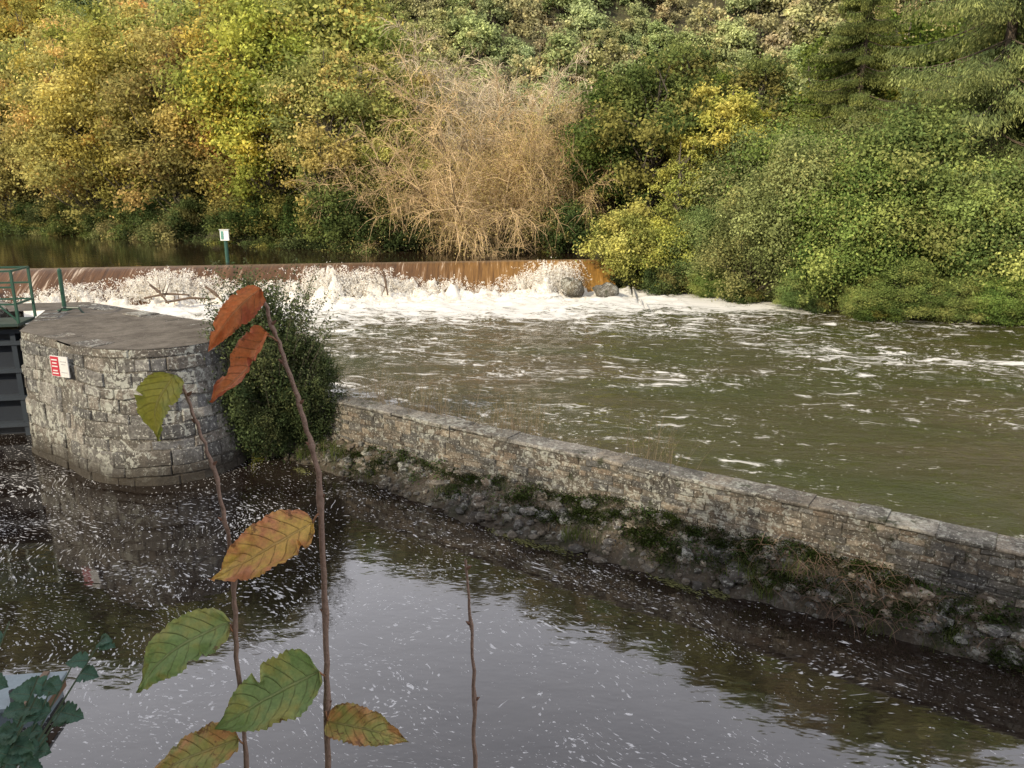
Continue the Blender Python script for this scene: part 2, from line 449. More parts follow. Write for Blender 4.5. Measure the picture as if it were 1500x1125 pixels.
def backing(qb,path,z0,z1,off,col,batter=0,step=.2):
    ss=np.arange(0,path.L+step,step); V=[]
    for t in ss:
        p=path.at(t); n=path.nrm(t)
        for z in (z0,z1):
            o=off+batter*(z1-z); V.append((p[0]+n[0]*o,p[1]+n[1]*o,z))
    F=[(2*i,2*i+2,2*i+3,2*i+1) for i in range(len(ss)-1)]
    qb.add(V,F,col)

GR=[(.185,.18,.172),(.145,.143,.142),(.22,.21,.195),(.125,.126,.13),(.165,.15,.135)]
SL=[(.135,.122,.105),(.18,.155,.125),(.092,.088,.084),(.20,.175,.145),(.13,.105,.082),(.12,.12,.12)]
rg=np.random.default_rng(21)
pp=Path([(-10.7,17.6),(-9.7,15.0),(-8.4,14.05),(-8.1,13.78),(-7.75,13.52),(-7.3,13.32),(-6.85,13.22),(-6.4,13.24),(-6.05,13.38),(-5.75,13.62),(-5.52,13.95),(-5.40,14.35),(-5.4,14.8),(-5.6,15.3),(-6.3,16.0),(-10.4,18.9)])
slot=pp.s[2]
q=QB(); zs=[-.4,-.12,.14,.36,.66,.86,1.14,1.34,1.62,1.82,2.08,2.33]
masonry(q,pp,zs,(.24,.80),.3,.016,.011,.018,GR,rg,.045,[(slot-.09,slot+.09)],ztop=2.5,zj=.010,wav=.08)
masonry(q,pp,[2.33,2.51],(.5,1.2),.5,.014,.010,.03,[(.135,.122,.105),(.11,.10,.092)],rg,.045,[(slot-.09,slot+.09)],ztop=2.5,zj=.008)
backing(q,pp,-.4,2.46,-.022,(.12,.11,.097),.045)
pier=place('stone_lock_pier',q.mesh('stone_lock_pier',[STONE]))
tm,nt=new_mat('pier_top_paving'); P=POS(nt)
n=NOI(nt,P,3,7,.75); n9=NOI(nt,P,45,3,.6)
c=MIX(nt,MR(nt,n,.38,.62),(.06,.048,.036),(.14,.122,.10)); c=MIX(nt,MR(nt,n9,.6,.68,0,.6),c,(.25,.235,.21))
OUT(nt,N(nt,'ShaderNodeBsdfPrincipled',{'Base Color':c,'Roughness':.9,'Normal':BUMP(nt,M(nt,'ADD',n,M(nt,'MULTIPLY',n9,.4)),.7,.04)}).outputs[0])
tp=list(pp.p)+[(-12.3,18.6),(-11.4,17.4)]
me=bpy.data.meshes.new('paving'); me.from_pydata([(x,y,2.505) for x,y in tp],[],[list(range(len(tp)))]); me.materials.append(tm)
place('paving',me,parent=pier)
q=QB(); masonry(q,Path([(-11.6,18.2),(-31,36)]),[-.4,.1,.6,1.1,1.6,2.1,2.5],(.6,1.2),.7,.02,.02,.02,GR,rg)
place('lock_chamber_wall',q.mesh('lock_chamber_wall',[STONE]))

# river dividing wall
q=QB()
wp=Path([W(-1.2,0),W(21.0,0),(60,2.75)])
zs=[-.3]; 
while zs[-1]<1.02: zs.append(zs[-1]+rg.uniform(.045,.115))
zs=[z for z in zs if z<1.07]+[1.13]
masonry(q,wp,zs,(.10,.42),.34,.014,.005,.010,SL,rg,s_range=(0,23),zj=.006,wav=.06)
masonry(q,Path([W(-1.2,.02),W(21.0,.02)]),[1.13,1.20],(.25,.8),.43,.02,.004,.018,[(.19,.18,.168),(.23,.22,.20),(.155,.15,.14),(.20,.18,.155)],rg,zj=.007)
backing(q,wp,-.4,1.12,-.014,(.10,.09,.075)); backing(q,wp,-.4,1.12,-.3,(.10,.09,.075))
wall=place('stone_river_wall',q.mesh('stone_river_wall',[SLATE]))

# berm
q=QB(); ss=np.arange(-1.8,22,.07); os_=np.linspace(-.03,1.25,24); V=[]
def berm_w(s): return .74+.16*math.sin(s*.55-1.6)+.14*mn.noise(Vector((s*.9,3,0)))+.08*mn.noise(Vector((s*3,8,0)))
def berm_z(s,o):
    wv=berm_w(s); top=.40+.10*min(1,max(0,s/8))+.12*mn.noise(Vector((s*.7,0,5)))
    t=o/wv
    z=top*(1-t**1.3) if t<1 else -.5*(t-1)
    return z+.11*mn.fractal(Vector((s*2.6,o*2.8,1)),.6,2.1,5)*(1 if t<.9 else .6)
for s in ss:
    for o in os_:
        p=W(s,o); V.append((p[0],p[1],berm_z(s,max(o,0))))
k=len(os_); F=[]
for i in range(len(ss)-1):
    for j in range(k-1): a=i*k+j; F.append((a,a+1,a+k+1,a+k))
q.add(V,F,(.085,.068,.048)); place('rubble_bank',q.mesh('rubble_bank',[BERM],True))

def rock(q,c,r,rg,col,flat=.6,nu=12,nv=9):
    th=np.linspace(0,math.pi,nv); ph=np.arange(nu)*2*math.pi/nu; V=[]
    sx,sy,sz=r*rg.uniform(.8,1.4),r*rg.uniform(.7,1.1),r*flat*rg.uniform(.7,1.2); a=rg.uniform(0,6.28); sd=rg.uniform(0,99)
    for t in th:
        for p in ph:
            d=Vector((math.sin(t)*math.cos(p),math.sin(t)*math.sin(p),math.cos(t)))
            m_=max(abs(d.x),abs(d.y),abs(d.z))**-.45
            f=(.8*m_+.35*mn.noise(d*1.3+Vector((sd,0,0)))+.15*mn.noise(d*4+Vector((sd,0,0))))
            x,y,z=d.x*sx*f,d.y*sy*f,d.z*sz*f
            V.append((c[0]+x*math.cos(a)-y*math.sin(a),c[1]+x*math.sin(a)+y*math.cos(a),c[2]+z))
    F=[(i*nu+j,(i+1)*nu+j,(i+1)*nu+(j+1)%nu,i*nu+(j+1)%nu) for i in range(nv-1) for j in range(nu)]
    q.add(V,F,col)
q=QB()
for i in range(950):
    s=rg.uniform(-1.5,15); o=rg.uniform(.02,1)**.9*berm_w(s)*1.02; p=W(s,o)
    r=rg.uniform(.025,.07) if rg.random()<.78 else rg.uniform(.08,.15)
    rock(q,(p[0],p[1],berm_z(s,o)+.012),r,rg,np.array(SL[rg.integers(6)])*rg.uniform(.8,1.5),.6)
place('rubble_stones',q.mesh('rubble_stones',[ROCK],False))

q=QB()
for i in range(170):
    s=rg.uniform(-1.2,14) if i<70 else rg.normal(8.2,2.5); o=rg.uniform(.0,.62)**1.3; p=W(s,o); z=berm_z(s,o)
    n=int(rg.uniform(250,520)); sp=rg.uniform(.06,.17)
    d=rg.normal(0,1,(n,3))*[sp,sp,.03]; C=np.array([p[0],p[1],z+.03])+d
    g=rg.uniform(.5,1.2)
    col=np.array([(.028,.036,.012)])*rg.uniform(.4,1.7,(n,1))*g
    leaves(q,C,rg.uniform(.008,.02,n),col,np.tile([0,0,1.],(n,1)),rg=rg)
place('moss',q.mesh('moss',[FOLN]))
def tuft(q,c,n,L,col,rg,spread=.5,wd=.006,sp=.06,m=0):
    for i in range(n):
        a=rg.uniform(0,6.28); l=L*rg.uniform(.5,1.1); ln=rg.uniform(.1,spread)
        b=np.array(c)+[rg.normal(0,sp),rg.normal(0,sp),0]
        dr=np.array([math.cos(a),math.sin(a),0]); sd=np.array([-dr[1],dr[0],0])
        P=[b+dr*ln*l*t**1.8+np.array([0,0,l*(t-.35*ln*t*t)]) for t in (0,.35,.7,1)]
        wds=[wd,wd*.8,wd*.5,wd*.08]; V=[]
        for p,w_ in zip(P,wds): V+=[p-sd*w_,p+sd*w_]
        cc=np.array(col)*rg.uniform(.6,1.45)
        q.add(V,[(0,1,3,2),(2,3,5,4),(4,5,7,6)],cc,m)
q=QB()
gl=[(6.0,.72,90,.24),(6.3,.6,50,.22),(8.6,.5,120,.32),(8.9,.6,90,.28),(9.1,.35,60,.3),(3.3,.5,40,.18),(4.5,.6,50,.18),(7.4,.4,50,.2),(11.0,.5,60,.25),(12,.4,60,.25),(1.5,.5,60,.25),(.6,.4,90,.35),(-.2,.5,90,.4),(.1,.25,70,.4),(10.2,.6,60,.25)]
for s,o,n,L in gl:
    p=W(s,o); tuft(q,(p[0],p[1],berm_z(s,o)-.02),n,L,(.075,.10,.03),rg,.9,.005,.09)
for i in range(120):
    s=rg.uniform(-1,14); o=rg.uniform(.03,.7); p=W(s,o)
    tuft(q,(p[0],p[1],berm_z(s,o)-.01),int(rg.uniform(8,22)),rg.uniform(.06,.17),(.055,.07,.022) if rg.random()<.5 else (.12,.095,.055),rg,1.0,.004,.06)
for i in range(90):
    s=rg.uniform(-1,13.5); o=rg.uniform(.0,.5); p=W(s,o); n=int(rg.uniform(20,70))
    C=np.array([p[0],p[1],berm_z(s,o)+.05])+rg.normal(0,1,(n,3))*[.08,.08,.04]
    leaves(q,C,rg.uniform(.012,.026,n),np.array([(.04,.07,.02)])*rg.uniform(.4,1.5,(n,1)),np.tile([0,-.3,1.],(n,1)),rg=rg)
place('bank_grass',q.mesh('bank_grass',[FOLN]))
q=QB()
for s,o,l in [(5.2,1.0,.30),(5.9,.95,.14),(7.8,.95,.2),(8.3,.85,.1),(.2,.9,.12)]:
    n=int(1200*l); a=rg.normal(0,l,n); b=rg.normal(0,.05,n)+.03*np.sin(a*6)
    P=np.array([np.append(W(s+x,o+y),.012) for x,y in zip(a,b)]); P[:,2]+=rg.uniform(0,.015,n)
    d=np.tile([T[0],T[1],0],(n,1))+.5*unit(n,rg)*[1,1,.2]
    leaves(q,P,rg.uniform(.012,.035,n),np.array([(.12,.13,.055)])*rg.uniform(.6,1.3,(n,1)),asp=.3,rg=rg,dirs=d)
place('floating_weed',q.mesh('floating_weed',[FOLN]))
q=QB()
for i in range(190):
    s=rg.normal(9.7,.6); o=rg.uniform(.1,.65); p=W(s,o); a=rg.uniform(0,6.28); l=rg.uniform(.15,.6)
    b=np.array([p[0],p[1],berm_z(s,o)]); d=np.array([math.cos(a),math.sin(a),0])
    tube(q,[b,b+d*l*.35+[0,0,l*.45],b+d*l*.8+[0,0,l*.4],b+d*l+[0,0,l*.12]],[.004,.0035,.0025,.0012],3,np.array([.14,.09,.06])*rg.uniform(.6,1.5))
place('dead_bramble',q.mesh('dead_bramble',[TWIG]))
q=QB()
for s,n in [(1.2,70),(1.8,90),(2.2,70),(2.7,40),(3.6,70),(4.1,90),(4.5,55),(6.6,50),(6.9,34),(.6,70)]:
    p=W(s,-.6); tuft(q,(p[0],p[1],.3),n,1.8,(.19,.155,.10) ,rg,.5,.0045,.18)
    C=np.array([p[0],p[1],1.4])+rg.normal(0,1,(n*3,3))*[.22,.22,.2]
    leaves(q,C,rg.uniform(.008,.02,n*3),np.array([(.17,.15,.08)])*rg.uniform(.6,1.3,(n*3,1)),rg=rg)
place('dry_reeds',q.mesh('dry_reeds',[FOLN]))

# ------------------------------------------------------------------ near quay
q=QB(); qp=Path([(-16.6,15.5),(-14.8,1.35),(60,1.35)][::-1])
masonry(q,qp,[-.4,.2,.7,1.2,1.7,2.2,2.7,3.2,3.68],(.6,1.2),.6,.015,.02,.02,GR,rg)
backing(q,qp,-.4,3.6,-.05,(.1,.1,.09)); place('stone_quay_wall',q.mesh('stone_quay_wall',[STONE]))

# ------------------------------------------------------------------ lock gate + railing
q=QB(); A=np.array([-10.35,16.35]); B=np.array([-16.3,15.2]); dA=(B-A); LA=np.linalg.norm(dA); dA/=LA; nA=np.array([-dA[1],dA[0]]); 
if nA[1]>0: nA=-nA
rz=math.atan2(dA[1],dA[0]); mid=(A+B)/2
box(q,(mid[0],mid[1],.95),(LA,.12,2.8),rz,(.022,.028,.04))
for z in (.25,.85,1.45,2.05,2.3):
    c_=mid+nA*.16; box(q,(c_[0],c_[1],z),(LA,.2,.09),rz,(.035,.045,.06))
for t in np.arange(.25,LA,.9):
    c_=A+dA*t+nA*.15; box(q,(c_[0],c_[1],.95),(.1,.17,2.7),rz,(.03,.04,.055))
gate=place('lock_gate',q.mesh('lock_gate',[PAINT]))
q=QB(); GC=(.02,.07,.05)
c_=mid+nA*.05; box(q,(c_[0],c_[1],2.47),(LA,.9,.06),rz,(.03,.05,.045))
for side in (-.42,.46):
    for t in np.arange(.0,LA,.95):
        p=A+dA*t+nA*side; bar(q,(p[0],p[1],2.5),(p[0],p[1],3.58),.045,GC)
    for z in (2.9,3.25,3.58):
        a_=A+nA*side; b_=B+nA*side; bar(q,(a_[0],a_[1],z),(b_[0],b_[1],z),.035,GC)
for t in (0,.95,1.9):
    p=A+dA*t+nA*.46; p2=A+dA*(t+.95)+nA*.46; bar(q,(p[0],p[1],2.55),(p2[0],p2[1],3.55),.03,GC)
p=A-nA*.42; p2=A+nA*.46
for z in(2.9,3.58): bar(q,(p[0],p[1],z),(p2[0],p2[1],z),.04,GC)
place('lock_gate_railing',q.mesh('lock_gate_railing',[PAINT]))
q=QB(); tube(q,[(-10.25,17.6,2.49),(-10.25,17.6,3.42)],.045,10,(.02,.07,.045)); tube(q,[(-10.25,17.6,3.42),(-10.25,17.6,3.46)],[.05,.02],10,(.02,.07,.045))
box(q,(-10.25,17.6,2.52),(.22,.22,.03),0,(.02,.07,.045)); tube(q,[(-9.6,17.2,2.49),(-9.7,17.2,2.62),(-10.1,17.25,2.62),(-10.2,17.25,2.49)],.025,8,(.03,.05,.04))
place('mooring_post',q.mesh('mooring_post',[PAINT]))

s_=slot+.36; pc=pp.at(s_); n_=pp.nrm(s_); ang=math.atan2(n_[0],-n_[1])-.05; ang=ang*.55; n_=np.array([math.sin(ang),-math.cos(ang)]); pc=pc+n_*.16
q=QB(); box(q,(pc[0],pc[1],2.10),(.46,.02,.38),ang,(.6,.6,.6))
def onsign(dx,dz,wd,hg,col,pr=.012):
    p=pc+np.array([math.cos(ang),math.sin(ang)])*dx+n_*pr
    box(q,(p[0],p[1],2.10+dz),(wd,.006,hg),ang,col)
onsign(-.11,0,.21,.36,(.42,.03,.05)); 
for i,z in enumerate((.12,.06,0,-.08,-.13)): onsign(-.11,z,.15-.03*(i%2),.022,(.6,.6,.6),.018)
for i,z in enumerate((.1,.05,-.1)): onsign(.11,z,.15-.04*(i%2),.012,(.35,.35,.38),.014)
for dx in(-.15,.15):
    p=pc+np.array([math.cos(ang),math.sin(ang)])*dx; bar(q,(p[0]-n_[0]*.012,p[1]-n_[1]*.012,2.1),(p[0]-n_[0]*.25,p[1]-n_[1]*.25,2.1),.025,(.1,.1,.1))
place('warning_sign',q.mesh('warning_sign',[PAINT]))
q=QB(); tube(q,[(-14.3,39.2,1.2),(-14.3,39.2,2.75)],.09,10,(.02,.07,.05)); box(q,(-14.3,39.12,2.85),(.42,.1,.52),0,(.7,.72,.7)); box(q,(-14.3,39.12,3.12),(.48,.16,.04),0,(.5,.52,.5)); box(q,(-14.4,39.06,2.85),(.12,.02,.4),0,(.1,.25,.2))
place('weir_marker_post',q.mesh('weir_marker_post',[PAINT]))
q=QB()
box(q,(-5.62,6.85,.10),(1.7,.5,.24),.12,(.16,.20,.23)); box(q,(-5.62,6.85,.24),(1.8,.58,.04),.12,(.22,.27,.30))
for dx in (-.7,0,.7): box(q,(-5.62+dx,6.85+dx*.12,.27),(.06,.55,.03),.12,(.16,.10,.06))
box(q,(-4.75,6.95,.17),(.04,.5,.12),.12,(.16,.09,.05)); tube(q,[(-5.02,6.75,.26),(-5.02,6.75,.38)],.03,8,(.12,.12,.12))
place('floating_pontoon',q.mesh('floating_pontoon',[PAINT]))

q=QB(); rock(q,(2.95,37.7,.45),.66,rg,(.10,.085,.06),1.0); place('boulder',q.mesh('boulder',[ROCK],True))
q=QB(); rock(q,(4.55,37.4,.20),.9,rg,(.12,.11,.09),.65); place('boulder',q.mesh('boulder',[ROCK],True))
q=QB(); rock(q,(-.4,39.6,.8),.4,rg,(.16,.08,.05),.8); place('boulder',q.mesh('boulder',[ROCK],True))
q=QB()
for b,e in [((-16.5,34.6,.35),(-14.2,33.9,.6)),((-16.0,34.2,1.0),(-15.0,33.6,.25)),((-15.3,34,.25),(-13.0,33.7,.45)),((-13.6,34.3,.9),(-12.6,33.6,.3)),((-6.1,36.8,1.3),(-5.8,36.0,.3))]:
    b=np.array(b);e=np.array(e); mm=(b+e)/2+[0,0,.12]; tube(q,[b,mm,e],[.05,.06,.03],6,(.09,.06,.04))
    for i in range(4): st=b+(e-b)*rg.uniform(.2,.9); tube(q,[st,st+rg.normal(0,.35,3)+[0,0,.2]],[.025,.008],4,(.09,.06,.04))
place('driftwood',q.mesh('driftwood',[BARK]))

# ------------------------------------------------------------------ trees
def deciduous(name,seed,H,Rr,pal,leaf,K,per,base=.12,trunk=.22,flat=.7,top=1.0,bark=(.09,.075,.055),fol=None):
    rg=np.random.default_rng(seed); q=QB(); pal=np.array(pal)
    wob=rg.normal(0,.035*H,(6,2)); wob[0]=0; wob=np.cumsum(wob*.5,axis=0)
    tp=np.array([[wob[i,0],wob[i,1],H*.86*i/5] for i in range(6)]); tp[0,2]=-.4
    tube(q,tp,np.linspace(trunk,trunk*.18,6),7,bark,1)
    cz=H*(base+1)/2; rz=H*(1-base)/2
    for k in range(K):
        d=unit(1,rg)[0]; rr=rg.uniform(.12,1)**.42
        e=1-.38*max(0,d[2])**1.5
        c=np.array([0,0,cz])+d*np.array([Rr*e,Rr*e,rz*top])*rr*.88*rg.uniform(.8,1.10)
        cr=Rr*rg.uniform(.11,.30)
        zz=max(.06*H,c[2]-rg.uniform(.12,.3)*H); zz=min(zz,.8*H)
        b=np.array([np.interp(zz,tp[:,2],tp[:,0]),np.interp(zz,tp[:,2],tp[:,1]),zz])
        m_=(b+c)/2+rg.normal(0,.03*H,3)
        tube(q,[b,m_,c],[trunk*.32,trunk*.2,trunk*.07],4,bark,1)
        n=int(per*(cr/(.22*Rr))**1.8)
        dd=unit(n,rg); rad=cr*np.where(rg.random(n)<.16,rg.uniform(1.0,1.7,n),rg.uniform(.35,1.1,n))
        lob=1+.45*np.sin(dd[:,0]*4+rg.uniform(0,6))*np.sin(dd[:,1]*4+rg.uniform(0,6))+.25*np.sin(dd[:,2]*7+rg.uniform(0,6))
        P=c+dd*(rad*lob)[:,None]*[1,1,flat]
        P[:,2]-=.05*cr*rg.random(n)
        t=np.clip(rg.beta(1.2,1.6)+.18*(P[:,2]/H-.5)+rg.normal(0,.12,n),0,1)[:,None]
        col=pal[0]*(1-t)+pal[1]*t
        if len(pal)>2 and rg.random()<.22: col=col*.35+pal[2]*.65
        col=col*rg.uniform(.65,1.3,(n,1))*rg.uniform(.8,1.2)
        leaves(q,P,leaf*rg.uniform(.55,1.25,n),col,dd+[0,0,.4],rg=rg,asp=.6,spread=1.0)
    return q.mesh(name,[fol or FOL,BARK])
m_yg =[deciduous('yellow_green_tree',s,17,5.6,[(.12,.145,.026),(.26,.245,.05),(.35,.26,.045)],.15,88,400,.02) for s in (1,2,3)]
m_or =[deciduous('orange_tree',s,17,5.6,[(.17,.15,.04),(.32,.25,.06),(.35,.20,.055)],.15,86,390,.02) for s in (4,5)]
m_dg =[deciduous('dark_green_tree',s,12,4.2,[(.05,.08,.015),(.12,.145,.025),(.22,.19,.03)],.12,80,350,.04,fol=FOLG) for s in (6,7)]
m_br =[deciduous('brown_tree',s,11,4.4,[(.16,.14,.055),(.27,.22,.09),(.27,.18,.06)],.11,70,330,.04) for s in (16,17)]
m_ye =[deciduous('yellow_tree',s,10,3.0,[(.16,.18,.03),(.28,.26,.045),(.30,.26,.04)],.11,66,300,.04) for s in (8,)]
m_bu =[deciduous('green_bush',s,8,3.9,[(.07,.11,.028),(.16,.20,.05),(.21,.22,.06)],.08,110,520,-.02,.12,.8,fol=FOLG) for s in (9,10,11)]
m_gy =[deciduous('grey_green_bush',s,8,3.6,[(.10,.12,.04),(.19,.21,.075),(.22,.21,.07)],.07,100,520,-.02,.12,1.1,fol=FOLG) for s in (12,)]
m_sh =[deciduous('low_shrub',s,3.4,2.6,[(.035,.055,.016),(.095,.115,.028),(.18,.15,.04)],.08,40,380,-.05,.06,.8,fol=FOLG) for s in (13,14)]
m_ys =[deciduous('yellow_shrub',s,4.6,2.5,[(.14,.17,.022),(.31,.30,.04),(.3,.27,.03)],.075,60,430,-.05,.06,.8,fol=FOLG) for s in (15,)]
m_hl =[deciduous('hill_tree_a',21,9,4.2,[(.15,.155,.05),(.23,.22,.07),(.24,.19,.07)],.24,30,175,.0,.2,fol=FOLH),  # pale palettes carry painted haze as well as leaf colour
       deciduous('hill_tree_b',22,9,4.2,[(.11,.14,.045),(.17,.195,.065),(.21,.19,.065)],.24,30,175,.0,.2,fol=FOLH),
       deciduous('hill_tree_c',23,9,4.0,[(.17,.165,.07),(.25,.22,.09),(.23,.18,.08)],.24,28,165,.0,.2,fol=FOLH)]

def wispy(name,seed,H,Rr,up,col,nst=13,nb=15,nt_=17,lv=12000,tr=.016):
    rg=np.random.default_rng(seed); q=QB(); ends=[]
    for i in range(nst):
        a=rg.uniform(0,6.28); ln=H*rg.uniform(.55,.95); tilt=rg.uniform(.05,1.0)**.7*up
        d=np.array([math.cos(a)*math.sin(tilt),math.sin(a)*math.sin(tilt),math.cos(tilt)])
        p=np.array([rg.normal(0,.25),rg.normal(0,.25),-.2]); pts=[p]
        for j in range(6):
            d=d+rg.normal(0,.09,3)+np.array([math.cos(a),math.sin(a),0])*.05; d/=np.linalg.norm(d)
            p=p+d*ln/6; pts.append(p)
        tube(q,pts,np.linspace(.11,.03,7),5,np.array(col)*.45,0); pts=np.array(pts)
        for b in range(nb):
            t=rg.uniform(.18,1)*5.99; i0=int(t); st=pts[i0]*(1-t+i0)+pts[i0+1]*(t-i0)
            d2=unit(1,rg)[0]*.9+d*.5+[0,0,.35]; d2/=np.linalg.norm(d2); l2=Rr*rg.uniform(.25,.6)
            bp=[st]
            for j in range(4):
                d2=d2+rg.normal(0,.16,3)-[0,0,.06]; d2/=np.linalg.norm(d2); bp.append(bp[-1]+d2*l2/4)
            tube(q,bp,np.linspace(.032,.013,5),4,np.array(col)*.8,0); bp=np.array(bp)
            for w_ in range(nt_):
                t=rg.uniform(.15,1)*3.99; i0=int(t); s2=bp[i0]*(1-t+i0)+bp[i0+1]*(t-i0)
                d3=unit(1,rg)[0]+d2*.9; d3/=np.linalg.norm(d3); l3=rg.uniform(.5,1.5)
                e1=s2+d3*l3*.5+[0,0,.05]; e2=s2+d3*l3-np.array([0,0,.14*l3])
                tube(q,[s2,e1,e2],[tr,tr*.75,tr*.3],3,np.array(col)*rg.uniform(.7,1.4),0)
                ends.append(e2); ends.append(e1)
    E=np.array(ends); n=lv; P=E[rg.integers(0,len(E),n)]+rg.normal(0,.22,(n,3))
    leaves(q,P,rg.uniform(.025,.065,n),np.array([(.30,.23,.09)])*rg.uniform(.6,1.3,(n,1)),rg=rg,m=1,asp=.4)
    return q.mesh(name,[TWIG,FOL])
m_wi=wispy('bare_willow',31,10.5,6.0,1.35,(.46,.33,.175),20,18,20,52000,.013)
m_bi=wispy('bare_birch',32,15,5.0,.5,(.50,.41,.28),10,18,18,14000,.018)
place('bare_willow_tree',m_wi,(-1.4,47.6,1.6),(1.08,.8,1.15),.6)
place('bare_willow_tree',m_wi,(-4.4,49.0,1.7),(1.0,.8,1.0),2.6)
place('bare_willow_tree',m_wi,(1.4,49.0,1.7),(.9,.7,1.0),4.3)
for x,y,s in [(-6.5,58,1.0),(-2.5,62,1.05),(2.5,60,.85),(-9,60,1.05),(-4.5,54,.95)]:
    place('bare_birch_tree',m_bi,(x,y,2.2),s,rg.uniform(0,6))

def conifer(name,seed,H,Rr):
    rg=np.random.default_rng(seed); q=QB()
    tube(q,[(0,0,-.5),(.1,0,H*.5),(0,.1,H)],[.35,.2,.03],8,(.08,.06,.045),1)
    for b in range(170):
        t=rg.uniform(.06,1)**.85; z=H*t; L=Rr*(1-t)**.6*rg.uniform(.55,1.2)+.4; a=rg.uniform(0,6.28)
        d=np.array([math.cos(a),math.sin(a),0]); tt=np.linspace(0,1,7)
        pts=np.array([np.array([0,0,z])+d*L*u+np.array([0,0,L*(-.45*u+.25*u*u*u)]) for u in tt])
        tube(q,pts,np.linspace(.05,.012,7),4,(.08,.06,.04),1)
        n=int(160+220*L); u=rg.uniform(.12,1,n); P=np.stack([np.interp(u,tt,pts[:,i]) for i in range(3)],1)
        side=np.array([-d[1],d[0],0]); off=rg.uniform(-1,1,n)*.26*L*(1-u*.6)
        P=P+side*off[:,None]; hang=rg.uniform(0,.8,n)*(1 if b%3 else .6); P[:,2]-=hang+.1*abs(off)
        dr=np.tile([0,0,-1.],(n,1))+d*.35+side*np.sign(off)[:,None]*.4+.6*unit(n,rg)
        h_=np.clip(hang[:,None]*1.3,0,1); bb=rg.uniform(.6,1.25)
        col=(np.array([(.07,.105,.03)])*(1-h_)+np.array([(.19,.22,.05)])*h_)*bb
        leaves(q,P,rg.uniform(.05,.13,n),col*rg.uniform(.6,1.4,(n,1)),rg=rg,asp=.26,dirs=dr)
    return q.mesh(name,[FOLG,BARK])
m_co=conifer('spruce',41,19,6.5)
place('spruce_tree',m_co,(21.3,35.8,2.6),1.0,.3)
place('spruce_tree',m_co,(27,38,3.0),1.05,2.1)
place('spruce_tree',m_co,(19.5,46,3.0),.74,4.0)

def tz(x,y): return float(terr(np.array(x),np.array(y)))-.15
rg=np.random.default_rng(77)
def pick(l): return l[int(rg.integers(len(l)))]
for row,(d,sp) in enumerate([(2.8,4.6),(8,5.0),(14,5.6),(21,6.5),(30,8)]):
    x=-75+row*1.7
    while x<-5.2:
        xx=x+rg.normal(0,.8); yy=Yb(xx)+d+rg.normal(0,1.0); qx=xx/yy
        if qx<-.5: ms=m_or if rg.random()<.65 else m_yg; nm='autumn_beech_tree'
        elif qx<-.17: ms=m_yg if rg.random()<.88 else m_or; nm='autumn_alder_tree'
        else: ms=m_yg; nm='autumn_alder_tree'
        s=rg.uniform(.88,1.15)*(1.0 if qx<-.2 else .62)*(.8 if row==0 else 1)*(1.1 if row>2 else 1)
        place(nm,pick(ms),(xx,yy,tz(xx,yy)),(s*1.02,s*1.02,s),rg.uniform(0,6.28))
        x+=sp*rg.uniform(.8,1.2)
for x,y,s in [(-7,52,.8),(-3.5,54,.75),(.5,53,.75),(4,51,.8),(-5,66,.85),(0,68,.8),(5,63,.85),(9,60,.9)]:
    place('autumn_oak_tree',pick(m_br),(x,y,tz(x,y)),s,rg.uniform(0,6))
for x,y,s in [(7.6,44.5,.92),(9.6,46.5,.96),(6.0,47.5,.86),(12.5,52,.85)]:
    place('green_alder_tree',pick(m_dg),(x,y,tz(x,y)),s,rg.uniform(0,6))
for x,y,s in [(11.2,42.5,.9),(-8.6,50.5,1.2),(13.0,44,.8),(9.0,41.8,.62)]:
    place('yellow_maple_tree',m_ye[0],(x,y,tz(x,y)),s,rg.uniform(0,6))
place('yellow_willow_shrub',m_ys[0],(6.0,40.2,.3),1.0,1.0); place('yellow_willow_shrub',m_ys[0],(7.6,39.7,.3),.8,3.0)
for x,y,s,ms in [(9.6,39.0,.58,m_bu),(11.2,36.7,.80,m_gy),(12.6,35.8,.95,m_gy),(14.6,33.4,.86,m_bu),(16.8,33.8,1.02,m_bu),(18.4,32.2,.86,m_bu),(20.6,31.6,.84,m_bu),(22.8,31.2,.9,m_bu),(14.0,39.5,1.08,m_bu),(17.5,38.8,1.05,m_gy),(25.5,31.2,.95,m_bu),(28,30.5,1.0,m_bu),(32,30,1.2,m_bu),(20.5,37.0,.9,m_bu),(37,29,1.2,m_bu),(42,28,1.2,m_bu),(12.2,41.0,1.0,m_bu)]:
    place('riverside_willow_tree' if ms is m_gy else 'riverside_alder_tree',pick(ms),(x,y,min(tz(x,y),1.0)-.3),s,rg.uniform(0,6))
for x,y,s in [(15,50,.85),(19,50,.95),(24,50,1.1),(29,50,1.1),(34,48,1.2),(33,38,1.1),(40,40,1.2),(46,36,1.2)]:
    place('green_alder_tree',pick(m_dg),(x,y,tz(x,y)),s*1.05,rg.uniform(0,6))
ug=bpy.data.objects.new('bank_undergrowth',None); scene.collection.objects.link(ug)
x=-70
while x<45:
    for k in range(3 if x>8 else 2):
        yy=float(Yb(x))+(.1 if x>7 else .6)+k*1.6+rg.uniform(-.3,.5)
        s=rg.uniform(.6,.95)*(1 if x<-6 or x>8 else .75)
        if not(3.0<x<5.2 and k==0): place('shrub',pick(m_sh) if (x<8 or rg.random()<.35) else m_bu[int(rg.integers(3))],(x+rg.normal(0,.4),yy,max(tz(x,yy),-.1)-.15),(s*1.2,s,s) if x<8 else ((s*.5,s*.42,s*.38)),rg.uniform(0,6),ug)
    x+=rg.uniform(1.4,2.2) if x<8 else rg.uniform(1.0,1.5)
